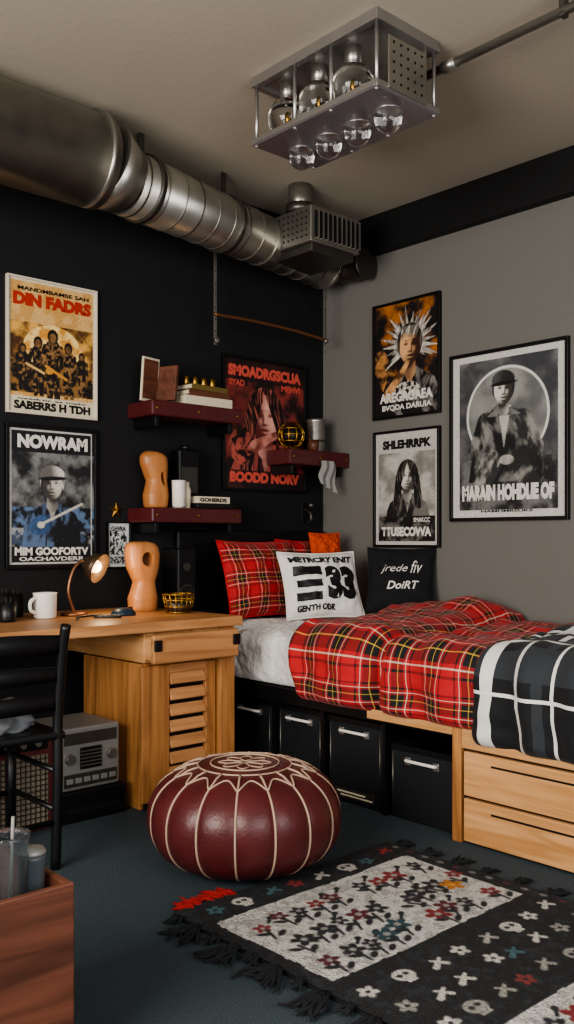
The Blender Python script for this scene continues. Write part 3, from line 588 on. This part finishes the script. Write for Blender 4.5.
def spath(s,hem,x_in=3.80,xo=BX,zt=.662,r=.06):
    fl=x_in-(xo+r); arc=r*math.pi/2
    if s<fl: return Vector((x_in-s,0,zt)),Vector((0,0,1))
    if s<fl+arc:
        a=(s-fl)/r; return Vector((xo+r-math.sin(a)*r,0,zt-r+math.cos(a)*r)),Vector((-math.sin(a),0,math.cos(a)))
    return Vector((xo,0,zt-r-(s-fl-arc))),Vector((-1,0,0))
def cloth(nm,yedge,yend,hem,thf,m,parent,nu=110,nv=130,lift=0.0):
    Lt=(3.80-(BX+.06))+.06*math.pi/2+(.602-hem)
    def fn(u,v):
        s=u*Lt; ye=yedge(s); y=ye+(yend-ye)*v; p,n=spath(s,hem)
        e=min(1,max(0,(ye-y)/.07)); e2=min(1,max(0,(Lt-s)/.05)); e3=min(1,max(0,(y-yend)/.06)); 
        pr=math.sqrt(max(0,1-(1-e)**2))*math.sqrt(max(0,1-(1-e2)**2))*math.sqrt(max(0,1-(1-e3)**2))
        th=lift+.004+thf(s,y)*pr
        q=p+n*th; return (q.x,y+ .012*noise.noise(Vector((s*4,y*3,2))),q.z)
    return grid(nm,fn,nu,nv,m,parent,uvfn=lambda u,v:(u*Lt,yedge(u*Lt)+(yend-yedge(u*Lt))*v))
cloth('white_blanket',lambda s:3.82,2.7,.455,lambda s,y:.014+.018*noise.noise(Vector((s*9,y*9,0)))+.010*noise.noise(Vector((s*26,y*26,4))),M_sheet,g,110,110)
def qth(s,y):
    hang=max(0,min(1,(s-.95)/.15))
    t=.055+.028*noise.noise(Vector((s*3.2,y*3.2,7)))+.020*noise.noise(Vector((s*8,y*8,1)))+.009*noise.noise(Vector((s*18,y*12,5)))
    yc=2.46+.03*math.sin(s*5)
    if y>yc: t+=.034*min(1,(y-yc)/.1)
    t*=1-.62*math.exp(-((y-yc)/.028)**2)
    t+=.05*math.exp(-(((s-.2)/.2)**2+((y-2.72)/.22)**2))
    t+=hang*.018*math.sin(y*22+3*noise.noise(Vector((0,y*3,0))))
    return max(.012,t)
g=group('tartan_quilt'); cloth('fabric',lambda s:3.17-.22*s+.02*math.sin(s*7),1.39,.41,qth,M_tart,g,130,190)
g=group('plaid_throw')
cloth('fabric',lambda s:2.13-.12*s+.025*math.sin(s*6),1.375,.36,lambda s,y:qth(s,y)+.016+.005*noise.noise(Vector((s*14,y*14,9))),M_throw,g,120,90)
def pillow(nm,w,h,t,c,lean,yaw,m,texts=None,roll=0,seed=0):
    g=group(nm); N=30
    Mx=Matrix.Translation(Vector(c))@Matrix.Rotation(yaw,4,'Z')@Matrix.Rotation(lean,4,'X')@Matrix.Rotation(roll,4,'Y')
    def sf(x,z,side):
        k=1-.07*(1-abs(z)**2) ; k2=1-.07*(1-abs(x)**2)
        e=max(0,(1-abs(x)**2.6)*(1-abs(z)**2.6))**.55
        wr=.016*noise.noise(Vector((x*2.4+seed,z*2.4,side)))+.009*noise.noise(Vector((x*7+seed,z*7,side)))
        return Vector((x*w/2*k,side*(t/2*e+wr*min(1,e*2)),z*h/2*k2))
    for side in(-1,1):
        grid('front' if side<0 else 'back',lambda u,v:Mx@sf((2*u-1)*(-side),2*v-1,side),N,N,m,g,uvfn=lambda u,v:(u*w,v*h))
    edge=[sf(math.cos(a)/max(abs(math.cos(a)),abs(math.sin(a))),math.sin(a)/max(abs(math.cos(a)),abs(math.sin(a))),1) for a in [k*math.pi/40 for k in range(81)]]
    tube('piping',[Mx@p for p in edge],.005,m,g,6,caps=False)
    for(s,u0,u1,v0,v1,tm,b,*sh) in texts or []:
        def f(a,bb):
            x=2*(u0+(u1-u0)*a)-1; z=2*(v0+(v1-v0)*bb)-1; p=sf(x,z,-1); p.y-=.004; return Mx@p
        if s.startswith('#'): grid('printed_bar',lambda a,bb:f(a,bb),12,4,tm,g)
        else: text('lettering',s,f,tm,g,b,sub=1,shear=sh[0] if sh else 0)
    return g
M_wp=mat('pillow_white','#dad7d1',.9,bump=.3,bscale=120); M_bp=mat('pillow_black','#131417',.9,bump=.3,bscale=150)
zt=.69
pillow('tartan_pillow',.52,.42,.15,(3.19,3.71,zt+.205),-.28,.02,M_tart2,seed=1)
pillow('tartan_pillow',.44,.42,.12,(3.60,3.78,zt+.205),-.12,-.05,M_tart2,seed=5)
pillow('lettered_cushion',.45,.37,.13,(3.37,3.44,zt+.175),-.38,-.32,M_wp,[("METRCRY ENIT",.08,.92,.80,.90,M_inkb,.05),('#',.10,.46,.60,.74,M_inkb,0),("33",.50,.92,.22,.74,M_inkb,.07),('#',.12,.44,.42,.53,M_inkb,0),('#',.10,.42,.22,.34,M_inkb,0),("GENTH ODR",.1,.6,.07,.16,M_inkb,.05)],seed=8)
pillow('script_cushion',.36,.35,.11,(3.70,3.18,zt+.20),-.26,-.95,M_bp,[("jrede",.2,.62,.56,.72,M_inkw,.0,.4),("DoiRT",.3,.8,.32,.45,M_inkw,.02,.3),("fiv",.66,.84,.58,.78,M_inkw,.0,.4)],seed=11)
pillow('orange_cushion',.2,.16,.06,(3.60,3.64,1.06),-.2,-.2,mat('orange_fabric','#b8441c',.8),seed=3)
# ---------------------------------------------------------------- pouf
Pf=group('leather_pouf'); pc=Vector((1.99,2.40,0)); NS=16; R0=.328
prof=[]
for k in range(41):
    a=-math.pi/2+math.pi*k/40; r=abs(math.cos(a))**.62*R0; z=.177+math.copysign(abs(math.sin(a))**.9,math.sin(a))*.172
    prof.append((max(r,.0001),z))
def pmod(a,z,r): 
    f=abs(math.sin(a*NS/2)); k=min(1,r/R0); return 1+.035*(f**.5-1)*k
lathe('body',[(r,z if z>.01 else .005) for r,z in prof],pc,M_leather,Pf,192,mod=pmod)
for s in range(NS):
    a=2*math.pi*s/NS
    tube('seam',[pc+Vector(((r*.968+.003)*math.cos(a),(r*.968+.003)*math.sin(a),z+(.004 if k>30 else 0))) for k,(r,z) in enumerate(prof[3:37])],.0038,M_stitch,Pf,6)
    pts=[]
    for j in range(13):
        t=j/12; aa=a+2*math.pi/NS*t; kk=31+3.2*math.sin(math.pi*t); i0=int(kk); f=kk-i0; r=prof[i0][0]*(1-f)+prof[i0+1][0]*f; z=prof[i0][1]*(1-f)+prof[i0+1][1]*f
        rr=r*pmod(aa,z,r); pts.append(pc+Vector((rr*math.cos(aa),rr*math.sin(aa),z+.003)))
    tube('petal_stitch',pts,.003,M_stitch,Pf,6)
for kk in(36,37.6):
    i0=int(kk);f=kk-i0; r=prof[i0][0]*(1-f)+prof[i0+1][0]*f; z=prof[i0][1]*(1-f)+prof[i0+1][1]*f
    tube('ring_stitch',[pc+Vector((r*math.cos(t),r*math.sin(t),z+.003)) for t in [k*math.pi/30 for k in range(61)]],.003,M_stitch,Pf,6)
for s in range(8):
    a=s*math.pi/4; zz=.3505; tube('rosette',smoothpts([pc+Vector((.01*math.cos(a),.01*math.sin(a),zz)),pc+Vector((.06*math.cos(a+.35),.06*math.sin(a+.35),zz-.001)),pc+Vector((.09*math.cos(a),.09*math.sin(a),zz-.002)),pc+Vector((.06*math.cos(a-.35),.06*math.sin(a-.35),zz-.001)),pc+Vector((.01*math.cos(a),.01*math.sin(a),zz))],4),.0022,M_stitch,Pf,6)
# ---------------------------------------------------------------- rug
Rg=group('area_rug'); rx0,rx1,ry0,ry1=1.56,2.50,.45,2.21
c=Cv(rx1-rx0,ry1-ry0,220,'#15171a'); Wd=rx1-rx0
def ry(y): return (y-ry0)/Wd
def flower(x,y,s,col,mid):
    for k in range(5):
        a=k*math.pi*.4+x*9; c.fill(c.ell(x+math.cos(a)*s*.6,y+math.sin(a)*s*.6,s*.5,s*.34,a),col)
    c.fill(c.ell(x,y,s*.28,s*.28),mid)
cream='#bab8b2'; ink='#1a1d21'
for(ya,yb,seed) in((1.60,2.07,1),(.78,1.20,2)):
    a,b=ry(ya),ry(yb); wob=.014*(c.noise(20,seed+9)-.5)
    pm=((c.U>.05+wob)&(c.U<.93+wob)&(c.V>a+wob)&(c.V<b-wob)).astype(float)
    c.fill(pm,cream); c.fill(pm*ss(c.noise(45,seed),.5,.62),'#83827f',.6)
    rs=np.random.RandomState(seed)
    for k in range(9):
        x=.105+k*.095+.015*rs.randn()
        for row in(0,1,2):
            y=a+(b-a)*(.20+.30*row)+.014*rs.randn(); col=['#1c1f23','#541a24','#1c1f23','#24414a','#7a2428','#1c1f23','#2c2a33'][rs.randint(7)]
            flower(x+(.04 if row==1 else 0),y,.028+.015*rs.rand(),col,'#8d8b86')
            bx=x+.02*rs.randn(); c.fill(c.cap(x,y-.02,bx,y-.08,.007,.005),ink)
            for q in range(2):
                sx=1 if q%2 else -1; t=y-.035-.025*q; c.fill(c.ell(x+sx*.024,t,.024,.011,sx*.6),ink)
            if rs.rand()>.5: c.fill(c.cap(x+.04,y+.02,x+.065,y+.04,.006)+c.ell(x+.068,y+.045,.014,.011,.5),ink)
flower(.83,ry(1.80),.042,'#b0702a','#d09848')
rs=np.random.RandomState(5)
for yy,cs in((2.14,('#b9b6ae','#8f2a2c','#3f6068')),(1.50,('#b9b6ae','#9c9991','#7a3230')),(1.40,('#8d8b84','#3f6068','#b9b6ae')),(1.29,('#8d8b84','#7a3230','#b9b6ae')),(.62,('#b2b2b0','#6a2a30','#4d5960'))):
    for k in range(8):
        x=.10+k*.115+.015*rs.randn(); col=cs[rs.randint(3)]; y=ry(yy)+.01*rs.randn(); 
        if k%4==1 and yy!=1.40:
            c.fill(c.ell(x,y,.036,.03),cs[0]); c.fill(c.ell(x-.014,y+.002,.01,.009),ink);c.fill(c.ell(x+.012,y+.004,.01,.009),ink); c.fill(c.rect(x-.02,x+.018,y-.040,y-.022),cs[0])
        elif k%3==0: flower(x,y,.028,col,ink)
        else:
            c.fill(c.cap(x-.025,y-.016,x+.026,y+.016,.010,.005),col); c.fill(c.cap(x-.005,y+.02,x+.02,y-.018,.005,.008),col)
for i in range(26):
    y=ry(.5+i*.066); c.fill(c.ell(.972,y,.010,.015),'#7d7f7e' if i%3 else '#5d2a30',.7)
c.fill(ss(c.noise(50,77),.5,.7)*(c.img.mean(axis=2)<.03),'#2e3338',.5); c.grain(.6,3)
def rz(x,y): return .014+.004*noise.noise(Vector((x*5,y*5,0)))
grid('pile',lambda u,v:(rx0+u*(rx1-rx0),ry0+v*(ry1-ry0),rz(u,v)),c.nx,c.ny,M_rug,Rg,cols=c.img)
box('backing',rx0,rx1,ry0,ry1,.001,.010,M_bkm,Rg,0)
M_fr=mat('fringe_black','#131518',.95); M_frr=mat('fringe_red','#8a1c1a',.9)
def tassel(x,y,dx,dy,m,n=16,l=.1):
    for k in range(n):
        a=math.atan2(dy,dx)+random.uniform(-.6,.6); ll=l*random.uniform(.6,1.1)
        p=[(x+random.uniform(-.008,.008),y+random.uniform(-.012,.012),.012)]
        for j in(1,2,3): p.append((p[0][0]+math.cos(a+random.uniform(-.15,.15))*ll*j/3,p[0][1]+math.sin(a+random.uniform(-.15,.15))*ll*j/3,.012-.002*j+random.uniform(0,.012)))
        tube('strand',p,[.004,.006,.005,.003],m,Rg,5)
y=2.17; i=0
while y>.5:
    tassel(rx0,y,-1,-.15,M_fr,18 if i%2 else 9,.12 if i%2 else .05); y-=.085; i+=1
y=2.15
while y>.5: tassel(rx1,y,1,0,M_fr,9,.065); y-=.12
for k in range(5): tassel(1.62+k*.04,2.205,-.5,1,M_frr,8,.06+.02*(k%2))
# ---------------------------------------------------------------- foreground crate with tumblers
g=group('wooden_crate'); cx0,cx1,cy0,cy1,h=.45,.954,1.70,2.12,.394
box('front_board',cx0,cx1,cy0,cy0+.016,.0,h,M_crate,g,.003); box('back_board',cx0,cx1,cy1-.016,cy1,0,h,M_crate,g,.003)
box('side_board_l',cx0,cx0+.016,cy0+.016,cy1-.016,0,h,M_crate,g,.003); box('side_board_r',cx1-.016,cx1,cy0+.016,cy1-.016,0,h,M_crate,g,.003); box('base_board',cx0,cx1,cy0,cy1,0,.02,M_crate,g,0)
box('inner_shelf',cx0+.016,cx1-.016,cy0+.016,cy1-.016,.24,.255,M_crate,g,0)
M_pl=mat('clear_plastic','#c5cdd0',.06,trans=.95,ior=1.3); M_lot=mat('grey_plastic','#4b5256',.35)
for i,(x,y,r,zt_,lid) in enumerate([(.845,1.775,.042,.50,0),(.905,1.79,.027,.44,1),(.80,1.87,.04,.47,0),(.74,1.77,.045,.53,0)]):
    g=group('plastic_tumbler'); hh=zt_-.256
    lathe('cup',[(r*.78,0),(r*.8,.008),(r,hh*.96),(r*1.06,hh),(r*.97,hh),(r*.93,hh*.95),(r*.72,.014),(0,.014)],(x,y,.256),M_lot if lid else M_pl,g,28)
    if not lid: tube('straw',[(x,y,.28),(x+.015,y+.01,.256+hh+.03)],.004,M_silver,g,8)
    else: lathe('lid',[(r*1.0,0),(r*1.08,.006),(r*.9,.014),(0,.016)],(x,y,.256+hh),M_silver,g,20)
# ---------------------------------------------------------------- camera & lights
cam=bpy.data.cameras.new('camera'); co=bpy.data.objects.new('camera',cam); scene.collection.objects.link(co)
cam.sensor_fit='VERTICAL'; cam.sensor_height=36; cam.sensor_width=36; cam.lens=921/1024*36; cam.shift_y=28/1024; cam.clip_start=.05
co.location=(0,0,1.1); co.rotation_euler=(math.pi/2,0,-math.atan2(.673,.740)); scene.camera=co
def area(nm,loc,tgt,sx,sy,e,col):
    l=bpy.data.lights.new(nm,'AREA'); l.shape='RECTANGLE'; l.size=sx; l.size_y=sy; l.energy=e; l.color=col
    o=bpy.data.objects.new(nm,l); scene.collection.objects.link(o); o.location=loc; o.rotation_euler=(Vector(tgt)-Vector(loc)).to_track_quat('-Z','Y').to_euler()
area('window_light',(-1.4,1.4,1.6),(2.4,2.6,1.5),2.0,1.7,185,(1,.945,.88))
area('fill_light_rear',(.9,-1.1,1.6),(2.4,3,1.5),2.4,1.6,75,(.98,.97,.97))  # soft fill added behind the camera to brighten the room, not a window
pl=bpy.data.lights.new('desk_lamp_light','POINT'); pl.energy=2.4; pl.color=(1,.68,.38); pl.shadow_soft_size=.02
po=bpy.data.objects.new('desk_lamp_light',pl); scene.collection.objects.link(po); po.location=sc+ax*.08
w=bpy.data.worlds.new('world'); scene.world=w; w.use_nodes=True; w.node_tree.nodes['Background'].inputs[0].default_value=(.85,.86,.88,1); w.node_tree.nodes['Background'].inputs[1].default_value=.32
scene.view_settings.view_transform='AgX'
try: scene.view_settings.look='AgX - Medium High Contrast'
except Exception as e: print(e)
